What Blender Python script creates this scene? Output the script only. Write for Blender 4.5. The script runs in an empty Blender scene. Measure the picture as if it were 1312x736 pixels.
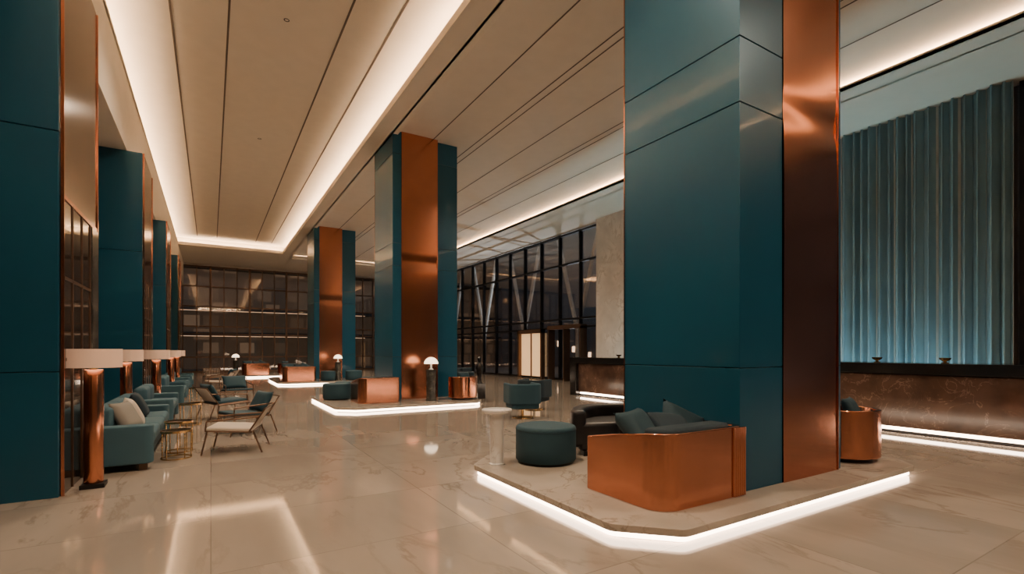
import bpy, bmesh, math, random
from mathutils import Vector, Matrix
random.seed(4)
S=bpy.context.scene
TH=math.radians(31.4)
# ------------------------------------------------------------ materials
def newmat(n):
    m=bpy.data.materials.new(n); m.use_nodes=True
    nt=m.node_tree; return m,nt,nt.nodes['Principled BSDF']
def pm(n,col,rough=.5,metal=0.,bump=0.,bscale=200.,var=0.06,vscale=3.,coat=0.,sheen=0.,stretch=None,trans=None):
    m,nt,b=newmat(n); N=nt.nodes;L=nt.links
    tc=N.new('ShaderNodeTexCoord'); mp=N.new('ShaderNodeMapping'); L.new(tc.outputs['Object'],mp.inputs[0])
    no=N.new('ShaderNodeTexNoise'); no.inputs['Scale'].default_value=vscale; no.inputs['Detail'].default_value=4
    L.new(mp.outputs[0],no.inputs['Vector'])
    mr=N.new('ShaderNodeMapRange'); mr.inputs[3].default_value=1-var*2; mr.inputs[4].default_value=1+var*2
    L.new(no.outputs['Fac'],mr.inputs[0])
    mx=N.new('ShaderNodeVectorMath'); mx.operation='SCALE'; mx.inputs[0].default_value=col[:3]
    L.new(mr.outputs[0],mx.inputs['Scale']); L.new(mx.outputs[0],b.inputs['Base Color'])
    b.inputs['Roughness'].default_value=rough; b.inputs['Metallic'].default_value=metal
    b.inputs['Coat Weight'].default_value=coat
    if sheen: b.inputs['Sheen Weight'].default_value=sheen
    if bump:
        n2=N.new('ShaderNodeTexNoise'); n2.inputs['Scale'].default_value=bscale
        m2=N.new('ShaderNodeMapping'); L.new(tc.outputs['Object'],m2.inputs[0])
        if stretch: m2.inputs['Scale'].default_value=stretch
        L.new(m2.outputs[0],n2.inputs['Vector'])
        bp=N.new('ShaderNodeBump'); bp.inputs['Strength'].default_value=bump; bp.inputs['Distance'].default_value=.004
        L.new(n2.outputs['Fac'],bp.inputs['Height']); L.new(bp.outputs[0],b.inputs['Normal'])
    return m
def emis(n,col,s,base=None):
    m,nt,b=newmat(n); b.inputs['Base Color'].default_value=(*(base or col),1)
    b.inputs['Emission Color'].default_value=(*col,1); b.inputs['Emission Strength'].default_value=s
    return m
def marble(n,base,vein,scale=.6,rough=.08,tile=None,cloud=.12,vw=.06,spec=.5,vstr=.6,dist=1.2):
    m,nt,b=newmat(n); N=nt.nodes;L=nt.links
    g=N.new('ShaderNodeNewGeometry')
    n1=N.new('ShaderNodeTexNoise'); n1.inputs['Scale'].default_value=scale; n1.inputs['Detail'].default_value=8; n1.inputs['Roughness'].default_value=.6
    n1.inputs['Distortion'].default_value=dist
    pos=g.outputs['Position']
    br=None
    if tile:
        br=N.new('ShaderNodeTexBrick'); br.inputs['Scale'].default_value=1; br.offset=.0; br.squash=1
        br.inputs['Brick Width'].default_value=tile[0]; br.inputs['Row Height'].default_value=tile[1]
        br.inputs['Mortar Size'].default_value=.005; br.inputs['Mortar Smooth'].default_value=.3
        br.inputs['Color1'].default_value=(0,0,0,1); br.inputs['Color2'].default_value=(1,1,1,1); br.inputs['Mortar'].default_value=(.5,.5,.5,1)
        L.new(pos,br.inputs['Vector'])
        ad=N.new('ShaderNodeVectorMath'); ad.operation='MULTIPLY_ADD'
        L.new(br.outputs['Color'],ad.inputs[0]); ad.inputs[1].default_value=(7,5,3); L.new(pos,ad.inputs[2])
        sq=N.new('ShaderNodeMapping'); sq.inputs['Rotation'].default_value=(0,0,.6); sq.inputs['Scale'].default_value=(1.6,.55,1); L.new(ad.outputs[0],sq.inputs[0])
        pos2=sq.outputs[0]
    else: pos2=pos
    L.new(pos2,n1.inputs['Vector'])
    s=N.new('ShaderNodeMath'); s.operation='SUBTRACT'; L.new(n1.outputs['Fac'],s.inputs[0]); s.inputs[1].default_value=.5
    a=N.new('ShaderNodeMath'); a.operation='ABSOLUTE'; L.new(s.outputs[0],a.inputs[0])
    mr=N.new('ShaderNodeMapRange'); L.new(a.outputs[0],mr.inputs[0]); mr.inputs[1].default_value=0; mr.inputs[2].default_value=vw
    mr.inputs[3].default_value=vstr; mr.inputs[4].default_value=0
    n2=N.new('ShaderNodeTexNoise'); n2.inputs['Scale'].default_value=scale*.9; n2.inputs['Detail'].default_value=5; L.new(pos2,n2.inputs['Vector'])
    mr2=N.new('ShaderNodeMapRange'); L.new(n2.outputs['Fac'],mr2.inputs[0]); mr2.inputs[1].default_value=.3; mr2.inputs[2].default_value=.7
    mr2.inputs[3].default_value=1-cloud; mr2.inputs[4].default_value=1+cloud
    vs=N.new('ShaderNodeVectorMath'); vs.operation='SCALE'; vs.inputs[0].default_value=base; L.new(mr2.outputs[0],vs.inputs['Scale'])
    ml=N.new('ShaderNodeMath'); ml.operation='MULTIPLY'; L.new(mr.outputs[0],ml.inputs[0])
    mr3=N.new('ShaderNodeMapRange'); L.new(n2.outputs['Fac'],mr3.inputs[0]); mr3.inputs[1].default_value=.42; mr3.inputs[2].default_value=.58
    L.new(mr3.outputs[0],ml.inputs[1])
    mx=N.new('ShaderNodeMix'); mx.data_type='RGBA'; L.new(ml.outputs[0],mx.inputs[0]); L.new(vs.outputs[0],mx.inputs[6]); mx.inputs[7].default_value=(*vein,1)
    out=mx.outputs[2]
    if br:
        mj=N.new('ShaderNodeMix'); mj.data_type='RGBA'; mf=N.new('ShaderNodeMath'); mf.operation='MULTIPLY'; mf.inputs[1].default_value=.5
        L.new(br.outputs['Fac'],mf.inputs[0]); L.new(mf.outputs[0],mj.inputs[0]); L.new(out,mj.inputs[6]); mj.inputs[7].default_value=(*[c*.4 for c in base],1)
        out=mj.outputs[2]
    L.new(out,b.inputs['Base Color']); b.inputs['Roughness'].default_value=rough
    b.inputs['Specular IOR Level'].default_value=spec
    return m
def glassmat(n,tint=(.5,.5,.5),refl=.12):
    m=bpy.data.materials.new(n); m.use_nodes=True; nt=m.node_tree; N=nt.nodes; L=nt.links
    N.remove(N['Principled BSDF']); o=[x for x in N if x.type=='OUTPUT_MATERIAL'][0]
    t=N.new('ShaderNodeBsdfTransparent'); t.inputs[0].default_value=(*tint,1)
    gl=N.new('ShaderNodeBsdfGlossy'); gl.inputs['Roughness'].default_value=.03; gl.inputs[0].default_value=(.9,.85,.8,1)
    lw=N.new('ShaderNodeLayerWeight'); lw.inputs[0].default_value=.25
    mr=N.new('ShaderNodeMapRange'); L.new(lw.outputs['Fresnel'],mr.inputs[0]); mr.inputs[3].default_value=refl*.6; mr.inputs[4].default_value=min(1,refl*5)
    mx=N.new('ShaderNodeMixShader'); L.new(mr.outputs[0],mx.inputs[0]); L.new(t.outputs[0],mx.inputs[1]); L.new(gl.outputs[0],mx.inputs[2])
    L.new(mx.outputs[0],o.inputs[0]); return m
TEAL=pm('teal_panel',(.004,.072,.130),.34,.28,bump=.06,bscale=60,var=.07,vscale=.8,coat=.14)
TEALF=pm('teal_fabric',(.014,.050,.072),.85,bump=.4,bscale=260)
PILF=pm('pillow_velvet',(.009,.034,.050),.8,bump=.3,bscale=200)
TEALL=pm('teal_fabric_light',(.032,.085,.115),.85,bump=.4,bscale=260)
NAVY=pm('navy_fabric',(.008,.022,.034),.85,bump=.4,bscale=260)
GREYF=pm('grey_fabric',(.2,.19,.17),.9,bump=.4,bscale=260)
WHITEF=pm('woven_cream',(.5,.44,.37),.85,bump=.5,bscale=180)
LEATH=pm('dark_leather',(.014,.011,.011),.42,bump=.2,bscale=90)
COP=pm('copper_brushed',(.58,.235,.135),.19,1.,bump=.10,bscale=8,stretch=(14,14,.25),var=.05)
COPS=pm('copper_polished',(.62,.26,.155),.18,1.,bump=.15,bscale=3,stretch=(4,4,.3),var=.08,vscale=2.5)
BRONZ=pm('bronze_mirror',(.26,.20,.165),.14,1.,var=.03)
BRFR=pm('bronze_frame',(.15,.09,.06),.4,.8)
DARK=pm('dark_metal',(.012,.011,.012),.4,.5)
BRASS=pm('brass',(.55,.36,.15),.25,1.)
BLACK=pm('black_gloss_stone',(.012,.011,.011),.12)
CEIL=pm('ceiling_plaster',(.80,.72,.61),.75,var=.02,bump=.05,bscale=30)
CEILP=pm('ceiling_panel',(.77,.69,.58),.6,var=.03)
GROOVE=pm('groove_dark',(.03,.024,.02),.7)
GROOV2=pm('groove_brown',(.12,.09,.07),.7)
WALLC=pm('wall_warm',(.16,.13,.11),.7)
FLOOR=marble('floor_marble',(.315,.27,.225),(.18,.14,.11),scale=.75,rough=.055,tile=(1.8,1.2),cloud=.2,vw=.022,spec=.8,vstr=.6,dist=.5)
PLAT=marble('platform_marble',(.42,.365,.31),(.22,.17,.135),scale=1.6,rough=.07,cloud=.16,vw=.022,vstr=.65,dist=.6)
WMARB=marble('white_marble',(.86,.83,.79),(.4,.35,.3),scale=3.5,rough=.2,cloud=.12,vw=.04)
PIERM=marble('pier_marble',(.68,.63,.57),(.4,.34,.28),scale=1.4,rough=.2,cloud=.15,vw=.04)
BMARB=marble('brown_marble',(.125,.075,.055),(.40,.27,.2),scale=2.4,rough=.13,cloud=.4,vw=.014,vstr=.75)
GMARB=marble('dark_green_marble',(.05,.05,.045),(.22,.2,.17),scale=5,rough=.15,cloud=.4,vw=.03)
LEDC=emis('led_cove',(1,.69,.43),84)
LEDR=emis('led_cove_slot',(1,.69,.43),65)
LEDF=emis('led_floor',(1,.76,.56),15)
LAMPW=emis('lamp_glass',(1,.78,.55),3.2)
SHADE=emis('lamp_shade',(1,.58,.36),.22,(.62,.42,.3))
DOORL=emis('lit_doorway',(1,.62,.3),.75)
GLASS=glassmat('facade_glass',(.9,.9,.9),.09)
MIRG=pm('dark_mirror_glass',(.05,.04,.035),.06,.6)
STEEL=pm('brace_paint',(.85,.82,.75),.5)
EXTW=pm('exterior_dark',(.13,.135,.14),.8)
# ------------------------------------------------------------ geometry helpers
def E(name,loc=(0,0,0),rot=0,sc=1):
    e=bpy.data.objects.new(name,None); S.collection.objects.link(e); e.location=loc; e.rotation_euler=(0,0,rot); e.scale=(sc,sc,sc); e.empty_display_size=.1; return e
def mk(name,bm,mat,parent=None,smooth=False,bevel=0,loc=None,rot=None,seg=2,angle=True):
    bmesh.ops.recalc_face_normals(bm,faces=bm.faces[:])
    me=bpy.data.meshes.new(name); bm.to_mesh(me); bm.free(); me.materials.append(mat)
    if smooth:
        for p in me.polygons: p.use_smooth=True
    o=bpy.data.objects.new(name,me); S.collection.objects.link(o)
    if bevel:
        md=o.modifiers.new('b','BEVEL'); md.width=bevel; md.segments=seg; md.limit_method='ANGLE'; md.angle_limit=math.radians(40)
    if parent: o.parent=parent
    if loc: o.location=loc
    if rot: o.rotation_euler=rot
    return o
def box(name,x0,x1,y0,y1,z0,z1,mat,parent=None,bevel=0,seg=2):
    bm=bmesh.new(); bmesh.ops.create_cube(bm,size=1)
    sx,sy,sz=abs(x1-x0),abs(y1-y0),abs(z1-z0)
    for v in bm.verts: v.co=Vector((v.co.x*sx,v.co.y*sy,v.co.z*sz))
    o=mk(name,bm,mat,parent,bevel=bevel,seg=seg,loc=((x0+x1)/2,(y0+y1)/2,(z0+z1)/2))
    if seg>3:
        for p in o.data.polygons:p.use_smooth=True
    return o
def boxes(name,lst,mat,parent=None,bevel=0):
    bm=bmesh.new()
    for (x0,x1,y0,y1,z0,z1) in lst:
        r=bmesh.ops.create_cube(bm,size=1)
        for v in r['verts']:
            v.co=Vector(((x0+x1)/2+v.co.x*abs(x1-x0),(y0+y1)/2+v.co.y*abs(y1-y0),(z0+z1)/2+v.co.z*abs(z1-z0)))
    return mk(name,bm,mat,parent,bevel=bevel)
def lathe(name,prof,mat,parent=None,seg=40,loc=(0,0,0)):
    bm=bmesh.new(); rings=[]
    for r,z in prof:
        if r<1e-5: rings.append([bm.verts.new((0,0,z))])
        else: rings.append([bm.verts.new((r*math.cos(2*math.pi*i/seg),r*math.sin(2*math.pi*i/seg),z)) for i in range(seg)])
    for a,b in zip(rings,rings[1:]):
        for i in range(seg):
            j=(i+1)%seg
            if len(a)==1 and len(b)==1: continue
            if len(a)==1: bm.faces.new((a[0],b[i],b[j]))
            elif len(b)==1: bm.faces.new((a[i],a[j],b[0]))
            else: bm.faces.new((a[i],a[j],b[j],b[i]))
    o=mk(name,bm,mat,parent,smooth=True,loc=loc)
    md=o.modifiers.new('e','EDGE_SPLIT'); md.split_angle=math.radians(50)
    return o
def tubes(name,segs,r,mat,parent=None,n=8):
    bm=bmesh.new()
    for a,b in segs:
        a=Vector(a);b=Vector(b); d=b-a; q=d.to_track_quat('Z','Y').to_matrix().to_4x4()
        bmesh.ops.create_cone(bm,cap_ends=True,segments=n,radius1=r,radius2=r,depth=d.length,matrix=Matrix.Translation((a+b)/2)@q)
    return mk(name,bm,mat,parent)
def rpath(pts,r,n=8,closed=False):
    out=[]; N=len(pts)
    for i,p in enumerate(pts):
        if not closed and i in(0,N-1): out.append(Vector(p)); continue
        p=Vector(p); a=Vector(pts[i-1]); b=Vector(pts[(i+1)%N])
        rr=r[i] if isinstance(r,(list,tuple)) else r
        if rr<=0: out.append(p); continue
        da=(a-p).normalized(); db=(b-p).normalized(); ang=da.angle(db); t=rr/math.tan(ang/2)
        t=min(t,(a-p).length*.49 if 0<i-1 or closed else (a-p).length*.95,(b-p).length*.49 if i+1<N-1 or closed else (b-p).length*.95); rr=t*math.tan(ang/2)
        c=p+(da+db).normalized()*(rr/math.sin(ang/2)); s=p+da*t-c; e=p+db*t-c
        a0=math.atan2(s.y,s.x); a1=math.atan2(e.y,e.x); dd=(a1-a0+math.pi)%(2*math.pi)-math.pi
        for k in range(n+1):
            q=a0+dd*k/n; out.append(c+rr*Vector((math.cos(q),math.sin(q))))
    return out
def prism(name,poly,z0,z1,mat,parent=None,bevel=0,seg=3,smooth=False,zf=None):
    bm=bmesh.new()
    lo=[bm.verts.new((p[0],p[1],z0)) for p in poly]; hi=[bm.verts.new((p[0],p[1],z1+(zf(p[0],p[1]) if zf else 0))) for p in poly]
    bm.faces.new(lo[::-1]); bm.faces.new(hi); n=len(poly)
    for i in range(n): bm.faces.new((lo[i],lo[(i+1)%n],hi[(i+1)%n],hi[i]))
    o=mk(name,bm,mat,parent,bevel=bevel,seg=seg)
    if smooth:
        for p in o.data.polygons:p.use_smooth=True
        w=o.modifiers.new('w','WEIGHTED_NORMAL') if bevel else o.modifiers.new('e','EDGE_SPLIT')
    return o
def pathwall(name,path,t,z0,z1,mat,parent=None,bevel=.015,zf=None):
    P=[Vector(p) for p in path]; n=len(P); L=[];R=[]
    for i,p in enumerate(P):
        d=(P[min(i+1,n-1)]-P[max(i-1,0)]).normalized(); nn=Vector((-d.y,d.x))
        L.append(p+nn*t/2); R.append(p-nn*t/2)
    bm=bmesh.new(); f=lambda p:(zf(p.x,p.y) if zf else 0)
    V=[[bm.verts.new((l.x,l.y,z0)),bm.verts.new((l.x,l.y,z1+f(p))),bm.verts.new((r.x,r.y,z1+f(p))),bm.verts.new((r.x,r.y,z0))] for l,r,p in zip(L,R,P)]
    for a,b in zip(V,V[1:]):
        for k in range(4): bm.faces.new((a[k],a[(k+1)%4],b[(k+1)%4],b[k]))
    bm.faces.new(V[0]); bm.faces.new(V[-1][::-1])
    o=mk(name,bm,mat,parent,bevel=bevel,seg=3)
    for p in o.data.polygons:p.use_smooth=True
    o.modifiers.new('w','WEIGHTED_NORMAL')
    return o
def pillow(name,w,h,t,mat,parent,loc,rot):
    bm=bmesh.new(); n=12; G=[]
    for s in(1,-1):
        g=[]
        for i in range(n+1):
            row=[]
            for j in range(n+1):
                u=-1+2*i/n; v=-1+2*j/n
                k=max((1-u**4)*(1-v**4),0)**.5
                x=u*w/2*(1-.08*(1-v*v)*abs(u)); y=v*h/2*(1-.08*(1-u*u)*abs(v))
                row.append(bm.verts.new((x,y,s*t/2*k)))
            g.append(row)
        for i in range(n):
            for j in range(n): bm.faces.new((g[i][j],g[i+1][j],g[i+1][j+1],g[i][j+1]))
    bmesh.ops.remove_doubles(bm,verts=bm.verts[:],dist=1e-4)
    return mk(name,bm,mat,parent,smooth=True,loc=loc,rot=rot)
# ------------------------------------------------------------ room shell
YB=-7.; YE=38.; XR=14.4; XL=-3.4
box('floor',XL-3,XR+.3,YB-.2,YE+.2,-.2,0,FLOOR)
ce=E('ceiling')
Z1=7.1; ZT=7.55; Z2=7.2; ZR=7.0
TX0,TX1,TY0,TY1=-1.5,3.6,-4.,31.7
boxes('soffit',[(-1.5,TX1,TY1,YE,Z1,Z1+.07),(TX0,TX1,YB,TY0,Z1,Z1+.07),
  (TX1,4.15,YB,YE,Z1,Z1+.07),(4.15,4.2,YB,YE,Z1,Z2+.05),(4.15,11.6,32.2,YE,Z1,Z1+.06)],CEIL,ce)
boxes('tray_lip',[(TX1,TX1+.03,TY0,TY1,Z1+.07,Z1+.16),(TX0-.03,TX0,TY0,TY1,Z1,Z1+.16),(TX0,TX1,TY1,TY1+.03,Z1+.07,Z1+.16)],CEIL,ce)
boxes('soffit_left',[(-1.95,TX0,YB,YE,Z1,Z1+.07)],CEIL,ce)
boxes('tray_upstand',[(TX1+.42,TX1+.47,YB,TY1+.5,Z1,ZT+.1),(TX0-.47,TX0-.42,YB,TY1+.5,Z1,ZT+.1),(TX0-.45,TX1+.45,TY1+.42,TY1+.47,Z1,ZT+.1),(TX0-.45,TX1+.45,TY0-.47,TY0-.42,Z1,ZT+.1)],CEIL,ce)
box('tray_ceiling',TX0-.45,TX1+.45,TY0-.45,TY1+.45,ZT,ZT+.1,CEILP,ce)
boxes('tray_groove',[(x-.018,x+.018,TY0,TY1-.5,ZT-.008,ZT+.01) for x in(-.62,.28,2.15,2.95)],GROOV2,ce)
boxes('cove_led',[(TX1+.2,TX1+.25,TY0,TY1+.2,Z1+.08,Z1+.11),(TX0-.25,TX0-.2,TY0,TY1+.2,Z1+.08,Z1+.11),(TX0,TX1,TY1+.2,TY1+.25,Z1+.08,Z1+.11),(TX0,TX1,TY0-.25,TY0-.2,Z1+.08,Z1+.11)],LEDC,ce)
box('panel_ceiling',4.2,12.15,YB,32.6,Z2,Z2+.1,CEILP,ce)
gx=[5.2,6.3,6.5,7.7,8.9,9.1,10.3]
boxes('panel_groove',[(x-.013,x+.013,YB,32.2,Z2-.006,Z2+.01) for x in gx],GROOV2,ce)
boxes('slot_led',[(11.85,11.88,YB,32.3,Z2-.09,Z2-.03),(4.3,11.85,32.45,32.48,Z2-.09,Z2-.03)],LEDR,ce)
boxes('right_soffit',[(11.6,XR+.2,YB,YE,ZR-.0,ZR+.06),(11.6,11.64,YB,32.2,ZR,ZR+.1),(12.1,12.15,YB,32.6,ZR,Z2+.1),(4.2,12.1,32.55,32.6,ZR,Z2+.1)],CEIL,ce)
boxes('left_bulkhead',[(TX0-.06,TX0-.0,YB,YE,5.6,Z1),],CEIL,ce)
boxes('left_low_ceiling',[(XL-3,TX0-.06,YB,YE,5.6,5.66)],CEIL,ce)
box('wall_back',XL-3,XR+.3,YB-.3,YB,-.01,7.7,WALLC)
wl=E('wall_left')
box('panel',-2.45,-2.35,YB,YE,0,5.6,MIRG,wl)
boxes('mullion',[(-2.36,-2.31,y-.03,y+.03,0,5.6) for y in [8+1.25*i for i in range(24)]]+[(-2.36,-2.31,7.9,YE,z-.03,z+.03) for z in(1.3,2.9,4.2)],COP,wl)
boxes('wainscot',[(-2.36,-2.2,8,YE,0,1.0)],BRFR,wl)
# ------------------------------------------------------------ columns
SE=[0,1.245,3.65,4.245,6.6]
def cpanel(x0,x1,yf,yb,z0,z1,parent,dent=3.78):
    bm=bmesh.new(); nz=160; prev=None
    for i in range(nz+1):
        z=z0+(z1-z0)*i/nz
        dy=.015*math.exp(-((z-dent)/.15)**2)+.004*math.sin(z*1.7)
        r=[bm.verts.new((x0+(x1-x0)*k/8,yf+dy-.005*math.cos((k/8-.5)*math.pi),z)) for k in range(9)]
        if prev:
            for k in range(8): bm.faces.new((prev[k],prev[k+1],r[k+1],r[k]))
        prev=r
    o=mk('copper_panel',bm,COP,parent,smooth=True)
    boxes('copper_return',[(x0,x0+.02,yf+.01,yb,z0,z1),(x1-.02,x1,yf+.01,yb,z0,z1)],COP,parent)
def column(x0,x1,xa,xb,y0,y1,ztop,setb=0.,zb=0.0):
    e=E('column')
    box('core',x0+.02,x1-.02,y0+.16,y1-.02,zb,ztop,GROOVE,e)
    zs=[s for s in SE if s<ztop-.3]+[ztop]; zs[0]=zb
    g=.004
    def pan(nm,a,b,c,d,mat):
        for i in range(len(zs)-1):
            box(nm,a,b,c,d,zs[i]+(g if i else 0),zs[i+1]-g,mat,e,bevel=.004,seg=1)
    pan('teal_panel',x0,xa-.004,y0,y1,TEAL)
    pan('teal_panel',xb+.004,x1,y0+setb,y1,TEAL)
    cpanel(xa,xb,y0-.012,y1-.03,zb,ztop,e)
    boxes('edge_trim',[(x0-.006,x0+.006,y1-.01,y1+.004,zb,ztop),(xb-.002,xb+.01,y0-.02,y0-.008,zb,ztop)],COPS,e)
    return e
PZ=.12
column(4.06,5.85,4.74,5.76,2.72,4.17,Z2,0.0,PZ)
column(4.06,5.97,4.30,5.31,12.65,14.3,Z2,.12,PZ)
column(4.06,5.97,4.30,5.31,24.2,26.0,Z2,.12,PZ)
def lcolumn(y0,y1):
    e=E('column'); x0,x1=-3.3,-1.23
    box('core',x0+.02,x1-.03,y0+.02,y1-.02,0,5.6,GROOVE,e)
    zs=[0,1.2,3.5,5.6]
    for i in range(3): box('teal_panel',x0,x1-.01,y0,y1-.0,zs[i]+(.004 if i else 0),zs[i+1]-.004,TEAL,e,bevel=.004,seg=1)
    box('bronze_side',x1-.01,x1+.012,y0+.05,y1-.05,2.9,5.6,BRONZ,e)
    box('mirror_side',x1-.01,x1+.01,y0+.05,y1-.05,0,2.9,MIRG,e)
    boxes('side_frame',[(x1,x1+.025,y0+.03,y0+.05,0,5.6),(x1,x1+.025,y1-.04,y1-.01,0,5.6),(x1,x1+.02,y0+.05,y1-.05,2.88,2.92)],COPS,e)
    boxes('side_mullion',[(x1,x1+.02,y0+(y1-y0)*k/4-.012,y0+(y1-y0)*k/4+.012,.0,2.9) for k in(1,2,3)]+[(x1,x1+.02,y0+.05,y1-.05,2.1,2.13),(x1,x1+.02,y0+.05,y1-.05,1.3,1.33)],BRFR,e)
    box('marble_strip',x1,x1+.03,y1-.4,y1-.07,1.0,2.87,GMARB,e)
lcolumn(6.27,8.0); lcolumn(13.0,14.8); lcolumn(19.4,21.2); lcolumn(26,27.8)
# ------------------------------------------------------------ end window
def window_grid_y(name,x0,x1,y,z0,z1,nx,zs):
    e=E(name)
    box('glass',x0,x1,y-.01,y+.01,z0,z1,GLASS,e)
    L=[]
    for i in range(nx+1):
        x=x0+(x1-x0)*i/nx; w=.06 if i%3==0 else .03
        L.append((x-w,x+w,y-.1,y+.06,z0,z1))
    for z in zs: L.append((x0,x1,y-.08,y+.06,z-.04,z+.04))
    boxes('frame',L,BRFR,e)
    return e
window_grid_y('window_1',-2.3,XR,YE-.1,0,6.95,22,[.05,1.0,2.5,3.0,4.3,5.6,6.9])
box('wall_end',-2.3,XR+.2,YE,YE+.2,6.95,7.3,CEIL)
w2=E('window_2')
box('glass',XR-.01,XR+.01,16,YE,0,6.9,GLASS,w2)
L=[]
y=16.
while y<YE:
    L.append((XR-.1,XR+.06,y-.04,y+.04,0,6.95)); y+=1.55
for z in(.05,2.5,2.9,5.5,6.9): L.append((XR-.08,XR+.06,16,YE,z-.045,z+.045))
boxes('frame',L,DARK,w2)
br=E('facade_brace')
for yc in (18.3,22.95,27.6,32.25,36):
    tubes('brace',[((XR+.4,yc,2.3),(XR+.4,yc-1.5,6.9)),((XR+.4,yc,2.3),(XR+.4,yc+1.5,6.9)),((XR+.4,yc,0),(XR+.4,yc,2.35))],.10,STEEL,br,n=10)
d=E('door_1')
box('lit_panel',XR-.13,XR-.11,20.4,22.4,.1,2.3,DOORL,d)
boxes('door_frame',[(XR-.3,XR-.11,20.25,20.4,0,2.5),(XR-.3,XR-.11,22.4,22.55,0,2.5),(XR-.3,XR-.11,20.25,22.55,2.3,2.5),(XR-.2,XR-.14,21.37,21.43,0,2.3)],BRFR,d)
d=E('door_2')
boxes('door_frame',[(XR-.5,XR-.12,a,a+.06,0,2.5) for a in(17.0,18.2,19.4)]+[(XR-.5,XR-.12,17,19.5,2.42,2.6)],BRFR,d)
# exterior
ex=E('exterior_building')
def winmat():
    m,nt,b=newmat('lit_windows'); N=nt.nodes;L=nt.links
    g=N.new('ShaderNodeNewGeometry'); mp=N.new('ShaderNodeMapping'); mp.inputs['Rotation'].default_value=(math.radians(90),0,0)
    L.new(g.outputs['Position'],mp.inputs[0])
    brk=N.new('ShaderNodeTexBrick'); brk.inputs['Scale'].default_value=1; brk.inputs['Brick Width'].default_value=1.3; brk.inputs['Row Height'].default_value=1.1
    brk.inputs['Mortar Size'].default_value=.12; brk.inputs['Color1'].default_value=(0,0,0,1); brk.inputs['Color2'].default_value=(1,1,1,1); brk.inputs['Mortar'].default_value=(0,0,0,1); brk.inputs['Bias'].default_value=-.4
    L.new(mp.outputs[0],brk.inputs['Vector'])
    mr=N.new('ShaderNodeMapRange'); L.new(brk.outputs['Color'],mr.inputs[0]); mr.inputs[1].default_value=.3; mr.inputs[3].default_value=.035; mr.inputs[4].default_value=.28
    b.inputs['Base Color'].default_value=(.05,.038,.03,1); b.inputs['Emission Color'].default_value=(1,.6,.35,1); L.new(mr.outputs[0],b.inputs['Emission Strength'])
    return m
WM=winmat()
DK2=pm('balcony_concrete',(.05,.042,.036),.8)
box('facade',-20,40,YE+9,YE+9.5,-.2,30,WM,ex)
box('facade_left',-20,-19.5,YE,YE+9,-.2,30,EXTW,ex)
boxes('balcony',[(-14,30,YE+7.5,YE+9,z,z+.3) for z in(2.6,4.6,8.)],DK2,ex)
boxes('balcony_light',[(-10,12,YE+7.45,YE+7.5,z,z+.04) for z in(2.55,4.55)],emis('warm_line',(1,.6,.35),1.1),ex)
box('ground',-14,40,YE+.2,YE+10,-.25,-.05,DK2,ex)
box('ground_side',XR+.3,40,YB,YE+.2,-.25,-.05,EXTW,ex)
box('far_block',XR+12,XR+13,-30,YE+9,-.2,30,EXTW,ex)
boxes('street_glow',[(XR+11.9,XR+12,12+k*2.1,12.25+k*2.1,.8+(k*7%3)*.5,1.3+(k*7%3)*.5) for k in range(12)],emis('street_lights',(1,.65,.4),4),ex)
pr=E('wall_right')
box('pier',XR-.45,XR+.1,14.2,16.0,0,ZR,PIERM,pr)
box('backing',XR+.12,XR+.3,3.3,14.2,0,ZR,WALLC,pr)
w3=E('window_3')
box('glass',XR,XR+.02,YB,3.3,0,ZR,GLASS,w3)
boxes('frame',[(XR-.08,XR+.06,y-.05,y+.05,0,ZR) for y in(3.2,1.9,.5,-1,-3,-5)]+[(XR-.08,XR+.06,YB,3.2,z-.05,z+.05) for z in(.05,3.0,4.9,6.9)],DARK,w3)
# curtain
CURT=pm('curtain_cloth',(.15,.26,.31),.8,bump=.1,bscale=4,sheen=.2,var=.1,vscale=2)
CUR2=pm('curtain_sheer',(.55,.56,.53),.8,var=.1)
bm=bmesh.new(); n=1100; ya,yb=3.30,14.15; rows=[]
mats=[]
for i in range(n+1):
    t=i/n; y=ya+(yb-ya)*t
    ph=t*54*2*math.pi+1.1*math.sin(t*31)+.8*math.sin(t*73)
    x=XR-.28+.11*math.sin(ph)+.03*math.sin(ph*.37)
    y2=y+.045*math.sin(2*ph)
    rows.append((bm.verts.new((x,y2,.05)),bm.verts.new((x*1.0+.01*math.sin(ph*.5),y2,3.5)),bm.verts.new((x,y2,ZR-.005)))); mats.append(math.sin(ph*.5+.6))
for i in range(n):
    for k in range(2):
        f=bm.faces.new((rows[i][k],rows[i+1][k],rows[i+1][k+1],rows[i][k+1])); f.material_index=1 if mats[i]>.93 else 0; f.smooth=True
cu=mk('curtain',bm,CURT,None); cu.data.materials.append(CUR2)
up=E('floor_uplight_strip')
box('strip_housing',XR-.95,XR-.8,3.6,14,0,.05,DARK,up); box('strip_led',XR-.93,XR-.82,3.65,13.9,.05,.055,emis('uplight',(.5,.9,1),62),up)
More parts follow.
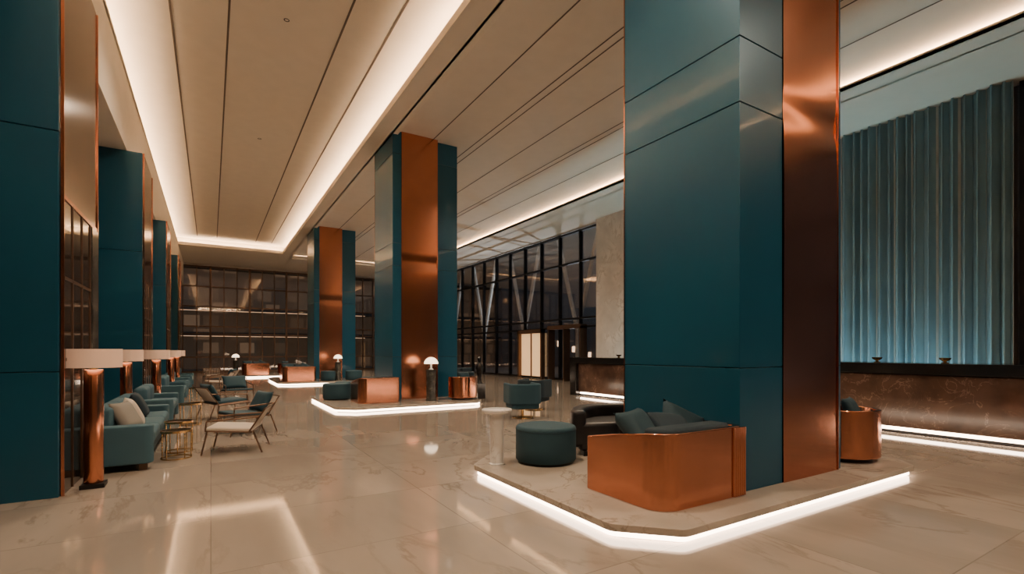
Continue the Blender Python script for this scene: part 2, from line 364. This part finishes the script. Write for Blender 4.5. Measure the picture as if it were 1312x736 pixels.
# ------------------------------------------------------------ reception desk
rd=E('reception_desk')
box('front',9.9,10.5,1.0,12.2,.12,1.0,BMARB,rd,bevel=.01)
box('plinth',10.0,10.5,1.05,12.15,0,.12,DARK,rd)
box('led',9.93,9.97,1.05,12.15,.06,.11,LEDF,rd)
box('top',9.78,10.75,.9,12.35,1.02,1.2,BLACK,rd,bevel=.01)
box('end_panel',9.8,10.75,12.2,12.5,0,1.2,BLACK,rd,bevel=.01)
box('shadow_gap',9.95,10.5,1.0,12.2,1.0,1.02,DARK,rd)
bc=E('back_counter')
box('cabinet',12.2,12.9,1.0,12.5,0,1.15,BLACK,bc,bevel=.01)
def bell(x,y):
    e=E('desk_bowl',(x,y,1.2)); lathe('bowl',[(0,0),(.05,0),(.05,.01),(.02,.02),(.02,.03),(.07,.06),(.08,.09),(.07,.09),(.05,.06),(0,.05)],BRASS,e,seg=24)
bell(10.1,3.15); bell(10.1,4.1); bell(10.1,10.6)
# ------------------------------------------------------------ platforms
def platform(x0,x1,y0,y1,ch=.38):
    e=E('seating_platform')
    def poly(i): 
        a,b,c,d=x0+i,x1-i,y0+i,y1-i; k=ch-i*.4
        return rpath([(a+k,c),(b-k*.6,c),(b,c+k*.6),(b,d-k),(b-k,d),(a+k,d),(a,d-k),(a,c+k)],.12,4,True)
    prism('base',poly(.09),0,.03,DARK,e)
    prism('led_strip',poly(.035),.015,.058,LEDF,e)
    prism('marble_top',poly(0),.062,PZ,PLAT,e,bevel=.006,seg=2)
    return e
platform(2.52,6.95,2.36,5.35)
platform(2.4,6.1,11.3,15.3)
platform(2.3,6.1,21.6,26.4)
platform(.6,4.2,28.9,31.5)
# ------------------------------------------------------------ furniture
def copper_sofa(w,dp,loc,rot=0,pil=True,z=PZ,flute=True):
    e=E('copper_sofa',(loc[0],loc[1],z),rot)
    t=.07
    pp=[(t/2,dp)]+[(t/2,dp-(dp-.3)*k/6) for k in range(1,6)]+[(t/2,t/2),(w-t/2,t/2),(w-t/2,dp*.92)]
    path=rpath(pp,[0]*6+[.2,.06,0],10)
    pathwall('copper_shell',path,t,0,.62,COPS,e,bevel=.012,zf=lambda x,y:-.13*max(0,min(1,(y-.1)/(dp-.1)))**1.2 if x<w/2 else 0)
    prism('seat_base',rpath([(t,dp-.04),(t,t),(w-t,t),(w-t,dp-.04)],[.05,.18,.05,.05],6,True),.0,.3,DARK,e)
    prism('seat_cushion',rpath([(t+.01,dp),(t+.01,t+.01),(w-t-.01,t+.01),(w-t-.01,dp)],[.08,.17,.05,.08],6,True),.3,.44,NAVY,e,bevel=.04,smooth=True)
    prism('back_cushion',rpath([(t+.02,.3),(t+.02,t+.01),(w-t-.02,t+.01),(w-t-.02,.3)],[.05,.15,.04,.05],6,True),.42,.64,NAVY,e,bevel=.05,smooth=True)
    if flute:
        bmv=bmesh.new()
        for k in range(6):
            bmesh.ops.create_cone(bmv,cap_ends=True,segments=14,radius1=.014,radius2=.014,depth=.6,matrix=Matrix.Translation((w-.02-k*.029,-.004,.31)))
        mk('fluting',bmv,COP,e,smooth=False)
    if pil:
        pillow('pillow_1',.5,.44,.17,PILF,e,(w*.22,.45,.58),(math.radians(50),0,.35))
        pillow('pillow_2',.42,.42,.14,NAVY,e,(w*.52,.36,.57),(math.radians(40),.1,-.15))
        pillow('pillow_3',.44,.42,.15,PILF,e,(w*.68,.42,.58),(math.radians(55),.45,-.5))
    return e
copper_sofa(1.06,.9,(2.99,2.66))
def pouf(x,y,r=.35,h=.42,z=PZ,mat=None):
    e=E('round_pouf',(x,y,z)); mat=mat or TEALF
    lathe('plinth',[(0,0),(r*.93,0),(r*.93,.03),(0,.03)],DARK,e)
    c=.035
    lathe('body',[(0,.028),(r-.01,.028),(r,.04),(r,h*.45),(r,h-c)]+[(r-c+c*math.cos(a),h-c+c*math.sin(a)) for a in(.4,.8,1.2,1.57)]+[(r*.5,h+.008),(0,h+.012)],mat,e,seg=48)
    lathe('piping',[(r-.004,h-.05),(r+.004,h-.046),(r-.004,h-.042)],NAVY,e,seg=48)
pouf(3.33,4.7)
def side_table(x,y,z=PZ,h=.62):
    e=E('marble_side_table',(x,y,z))
    lathe('pedestal',[(0,0),(.085,0),(.085,.015),(.078,.02),(.078,h-.05),(0,h-.05)],WMARB,e)
    lathe('top',[(0,h-.05),(.1,h-.05),(.16,h-.03),(.17,h-.02),(.17,h),(.165,h+.005),(0,h+.005)],WMARB,e)
side_table(2.76,4.85)
def curved_sofa(x,y,rot,z=PZ,mat=LEATH,R=.75):
    e=E('curved_leather_sofa',(x,y,z),rot)
    def arc(r,a0,a1,n=20): return [(r*math.cos(a0+(a1-a0)*k/n),r*math.sin(a0+(a1-a0)*k/n)) for k in range(n+1)]
    a0,a1=math.radians(20),math.radians(160)
    prism('seat',arc(R,a0,a1)+arc(R*.3,a1,a0,8),.06,.4,mat,e,bevel=.05,smooth=True)
    prism('plinth',arc(R*.93,a0,a1)+arc(R*.4,a1,a0,8),0,.06,DARK,e)
    prism('back',arc(R+.08,a0,a1)+arc(R-.1,a1,a0),.1,.56,mat,e,bevel=.06,smooth=True)
curved_sofa(4.52,4.42,math.radians(0))
def barrel_chair(x,y,rot,z=PZ,R=.36,mat=COPS):
    e=E('copper_barrel_chair',(x,y,z),rot)
    a0,a1=math.radians(150),math.radians(390)
    path=[(R*math.cos(a0+(a1-a0)*k/28),R*math.sin(a0+(a1-a0)*k/28)) for k in range(29)]
    pathwall('copper_shell',path,.05,.05,.6,mat,e,bevel=.012)
    lathe('plinth',[(0,0),(R*.85,0),(R*.85,.06),(0,.06)],DARK,e)
    lathe('seat',[(0,.06),(R-.03,.06),(R-.03,.38),(R-.07,.43),(0,.44)],NAVY,e)
    pillow('pillow',.36,.36,.12,PILF,e,(0,-.12,.56),(math.radians(65),0,.2))
barrel_chair(6.48,3.0,0)
copper_sofa(1.0,.9,(3.05,12.0),flute=False,pil=False)
pouf(2.85,13.6)
pouf(3.25,14.3,.3)
barrel_chair(5.75,11.95,.0)
def ped_lamp(x,y,z=PZ,h=.8):
    e=E('mushroom_table_lamp_on_pedestal',(x,y,z))
    lathe('pedestal',[(0,0),(.14,0),(.14,.02),(.125,.03),(.125,h-.03),(.14,h-.02),(.14,h),(0,h)],GMARB,e)
    lathe('stem',[(0,h),(.06,h),(.06,h+.015),(.025,h+.03),(.025,h+.2),(0,h+.2)],WMARB,e,seg=20)
    R=.18
    lathe('dome',[(0,h+.15),(R,h+.15)]+[(R*math.cos(a),h+.15+.17*math.sin(a)) for a in(.15,.4,.7,1.0,1.3)]+[(0,h+.32)],LAMPW,e)
ped_lamp(4.85,11.95)
copper_sofa(1.3,.9,(2.5,22.1),flute=False)
pouf(4.3,22.2,.3); ped_lamp(4.75,22.4); pouf(5.4,22.3,.35)
barrel_chair(3.2,24.6,0)
copper_sofa(1.3,.9,(1.4,29.3),flute=False); ped_lamp(1.1,29.4); barrel_chair(3.5,29.8,0)
def wall_sofa(y0,y1,x0=-1.2,x1=-.58):
    e=E('teal_sofa',(0,0,0))
    prism('base',rpath([(x0+.02,y0+.05),(x1-.06,y0+.05),(x1-.06,y1-.05),(x0+.02,y1-.05)],.08,5,True),.1,.3,TEALF,e,bevel=.02,smooth=True)
    n=max(2,round((y1-y0-.4)/.75)); a=y0+.2; w=(y1-y0-.4)/n
    for k in range(n):
        box('seat_cushion_%d'%k,x0+.15,x1,a+k*w+.005,a+(k+1)*w-.005,.28,.44,TEALL,e,bevel=.05,seg=4)
        box('back_cushion_%d'%k,x0+.02,x0+.22,a+k*w+.01,a+(k+1)*w-.01,.42,.74,TEALL,e,bevel=.06,seg=4)
    for nm,p,q in(('arm_1',y0,y0+.2),('arm_2',y1-.2,y1)):
        prism(nm,rpath([(x0,p),(x1,p),(x1,q),(x0,q)],[.02,.09,.09,.02],6,True),.08,.53,TEALL,e,bevel=.04,smooth=True)
    for i,(x,y) in enumerate([(x0+.1,y0+.1),(x1-.1,y0+.1),(x0+.1,y1-.1),(x1-.1,y1-.1)]):
        box('foot_%d'%i,x-.04,x+.04,y-.04,y+.04,0,.11,BRFR,e)
    return e
s=wall_sofa(7.15,9.9)
pillow('pillow_1',.4,.4,.14,GREYF,s,(-.88,7.6,.6),(math.radians(62),0,math.radians(70)))
pillow('pillow_2',.4,.4,.14,WHITEF,s,(-.86,8.1,.6),(math.radians(65),0,math.radians(100)))
pillow('pillow_3',.4,.4,.14,NAVY,s,(-.9,9.1,.6),(math.radians(65),0,math.radians(90)))
wall_sofa(10.75,12.55); wall_sofa(14.9,16.9); wall_sofa(17.6,19.6); wall_sofa(21.3,23.3)
def floor_lamp(x,y,h=1.42):
    e=E('copper_floor_lamp',(x,y,0))
    box('base',-.1,.1,-.1,.1,0,.045,DARK,e,bevel=.005)
    lathe('body',[(0,.045),(.079,.045),(.082,.05),(.082,1.2),(.076,1.21),(0,1.21)],COP,e,seg=40)
    lathe('neck',[(0,1.2),(.03,1.2),(.03,1.27),(0,1.27)],BRASS,e,seg=16)
    R=.235
    lathe('shade',[(R,1.23),(R,h),(R-.008,h),(R-.008,1.23),(R,1.23)],SHADE,e,seg=48)
    lathe('diffuser',[(0,1.262),(R-.01,1.262),(R-.01,1.268),(0,1.268)],LAMPW,e,seg=40)
    lathe('cap',[(0,h-.012),(R-.01,h-.012),(R-.01,h-.004),(0,h-.004)],WHITEF,e,seg=40)
floor_lamp(-1.03,6.58); floor_lamp(-1.2,10.32)
for yy in(12.78,17.25,20.1): floor_lamp(-.98,yy)
def brass_table(x,y,r=.18,h=.4):
    e=E('brass_side_table',(x,y,0))
    lathe('top',[(0,h-.012),(r,h-.012),(r,h),(r-.008,h),(r-.01,h-.004),(0,h-.004)],BLACK,e)
    lathe('rim',[(r,h-.02),(r+.006,h-.02),(r+.006,h+.006),(r,h+.006),(r,h-.02)],BRASS,e)
    lathe('foot_ring',[(r-.012,0),(r+.004,0),(r+.004,.014),(r-.012,.014),(r-.012,0)],BRASS,e)
    tubes('legs',[((r*math.cos(a)*.98,r*math.sin(a)*.98,.0),(r*math.cos(a)*.98,r*math.sin(a)*.98,h-.01)) for a in[k*math.pi*2/5+.3 for k in range(5)]],.007,BRASS,e)
brass_table(-.385,7.8,.17,.36); brass_table(-.38,8.3,.165,.42)
brass_table(-.33,11.2); brass_table(-.33,15.8)
def lounge(x,y,rot,cush=None,seatmat=WHITEF,fr=BRFR,z=0,sc=1.):
    e=E('lounge_chair',(x,y,z),rot,sc)
    w=.33
    A=[]
    for s in(-w,w):
        A+=[((-.38,s,0),(-.30,s,.35)),((.30,s,.33),(.42,s,0)),((-.32,s,.35),(.28,s,.31)),((.24,s,.31),(.46,s,.65)),((-.33,s,.34),(-.31,s,.49)),((-.31,s,.49),(.38,s,.53))]
    A+=[((-.32,-w,.35),(-.32,w,.35)),((.28,-w,.31),(.28,w,.31)),((.46,-w,.65),(.46,w,.65))]
    tubes('frame',A,.012,fr,e)
    n=11
    tubes('back_slats',[((.26,-w+2*w*k/n,.33),(.46,-w+2*w*k/n,.65)) for k in range(1,n)],.009,seatmat,e)
    o=box('seat',-.33,.28,-w+.01,w-.01,.32,.385,seatmat if cush is None else cush,e,bevel=.025,seg=4); o.rotation_euler=(0,math.radians(3.5),0)
    if cush:
        pillow('back_cushion',.40,.60,.13,cush,e,(.28,0,.55),(0,math.radians(-62),0))
lounge(.3,8.0,math.radians(-14),sc=.92)
lounge(.5,9.6,math.radians(20),TEALF,sc=.95)
lounge(.25,12.0,math.radians(200),TEALF)
lounge(.2,19.6,math.radians(10),None); lounge(.4,21.6,math.radians(-20),TEALF)
lounge(.6,15.2,math.radians(100),TEALF)
lounge(.1,24.6,math.radians(100),None)
def tub_chair(x,y,rot,mat=NAVY):
    e=E('tub_armchair',(x,y,0),rot)
    lathe('base',[(0,0),(.22,0),(.22,.02),(.03,.03),(.03,.2),(0,.2)],BRASS,e,seg=24)
    prism('seat',rpath([(-.3,-.3),(.3,-.3),(.3,.3),(-.3,.3)],.1,5,True),.2,.42,mat,e,bevel=.04,smooth=True)
    pathwall('back',rpath([(-.3,.3),(-.31,-.31),(.31,-.31),(.3,.3)],[0,.16,.16,0],8),.08,.3,.72,mat,e,bevel=.03)
tub_chair(5.6,8.75,math.radians(-15),TEALF); tub_chair(6.6,9.8,math.radians(-60))
tub_chair(7.0,14.5,math.radians(60)); tub_chair(8.6,18.0,math.radians(200)); tub_chair(7.2,20.0,math.radians(20))
e=E('bronze_sculpture',(6.75,12.9,0))
box('plinth',-.13,.13,-.13,.13,0,.45,BLACK,e,bevel=.008)
lathe('figure',[(0,.45),(.1,.45),(.06,.5),(.05,.62),(.1,.78),(.12,.92),(.07,1.02),(.03,1.06),(.06,1.12),(.055,1.2),(0,1.24)],DARK,e,seg=20)
# ------------------------------------------------------------ added fill lamps
def spot(parent,loc,p,ang,col=(1,.77,.55),rot=(0,0,0),r=.12):
    l=bpy.data.lights.new('fill_lamp','SPOT'); l.energy=p; l.spot_size=math.radians(ang); l.spot_blend=1; l.shadow_soft_size=r; l.color=col
    o=bpy.data.objects.new('fill_lamp',l); S.collection.objects.link(o); o.parent=parent; o.location=loc; o.rotation_euler=rot
def fill_downlight(x,y,z,p,ang=150,r=.12):  # invented ceiling spot and ring, added to lift the overall brightness
    e=E('added_ceiling_fill',(x,y,z))
    lathe('fill_trim_ring',[(.035,-.004),(.05,-.004),(.05,.0),(.035,0),(.035,-.004)],DARK,e,seg=16)
    spot(e,(0,0,-.14),p,ang,r=r)
for y in (-2,4,10,16): fill_downlight(1.2,y,ZT,1150)
fill_downlight(5.0,31,Z2,1150); fill_downlight(5.6,19,Z2,1150)
for y in (-1,7.5,18,28): fill_downlight(8.1,y,Z2,1300)
e=E('added_exterior_fill',(XR+5,24,0)); box('fill_housing',-.15,.15,-.15,.15,0,.2,DARK,e)  # invented outdoor spot and box, added to light the braces behind the glass
spot(e,(0,0,.4),4500,160,col=(.8,.9,1),rot=(0,math.radians(180),0))
w=bpy.data.worlds.new('World'); S.world=w; w.use_nodes=True
w.node_tree.nodes['Background'].inputs[0].default_value=(.6,.7,.85,1); w.node_tree.nodes['Background'].inputs[1].default_value=.6
# ------------------------------------------------------------ camera
c=bpy.data.cameras.new('camera'); co=bpy.data.objects.new('camera',c); S.collection.objects.link(co)
co.location=(0,0,1.4); co.rotation_euler=(math.pi/2,0,-TH); c.lens=36*632/1312; c.sensor_width=36; c.shift_y=(450-368)/1312; c.clip_end=200
S.camera=co
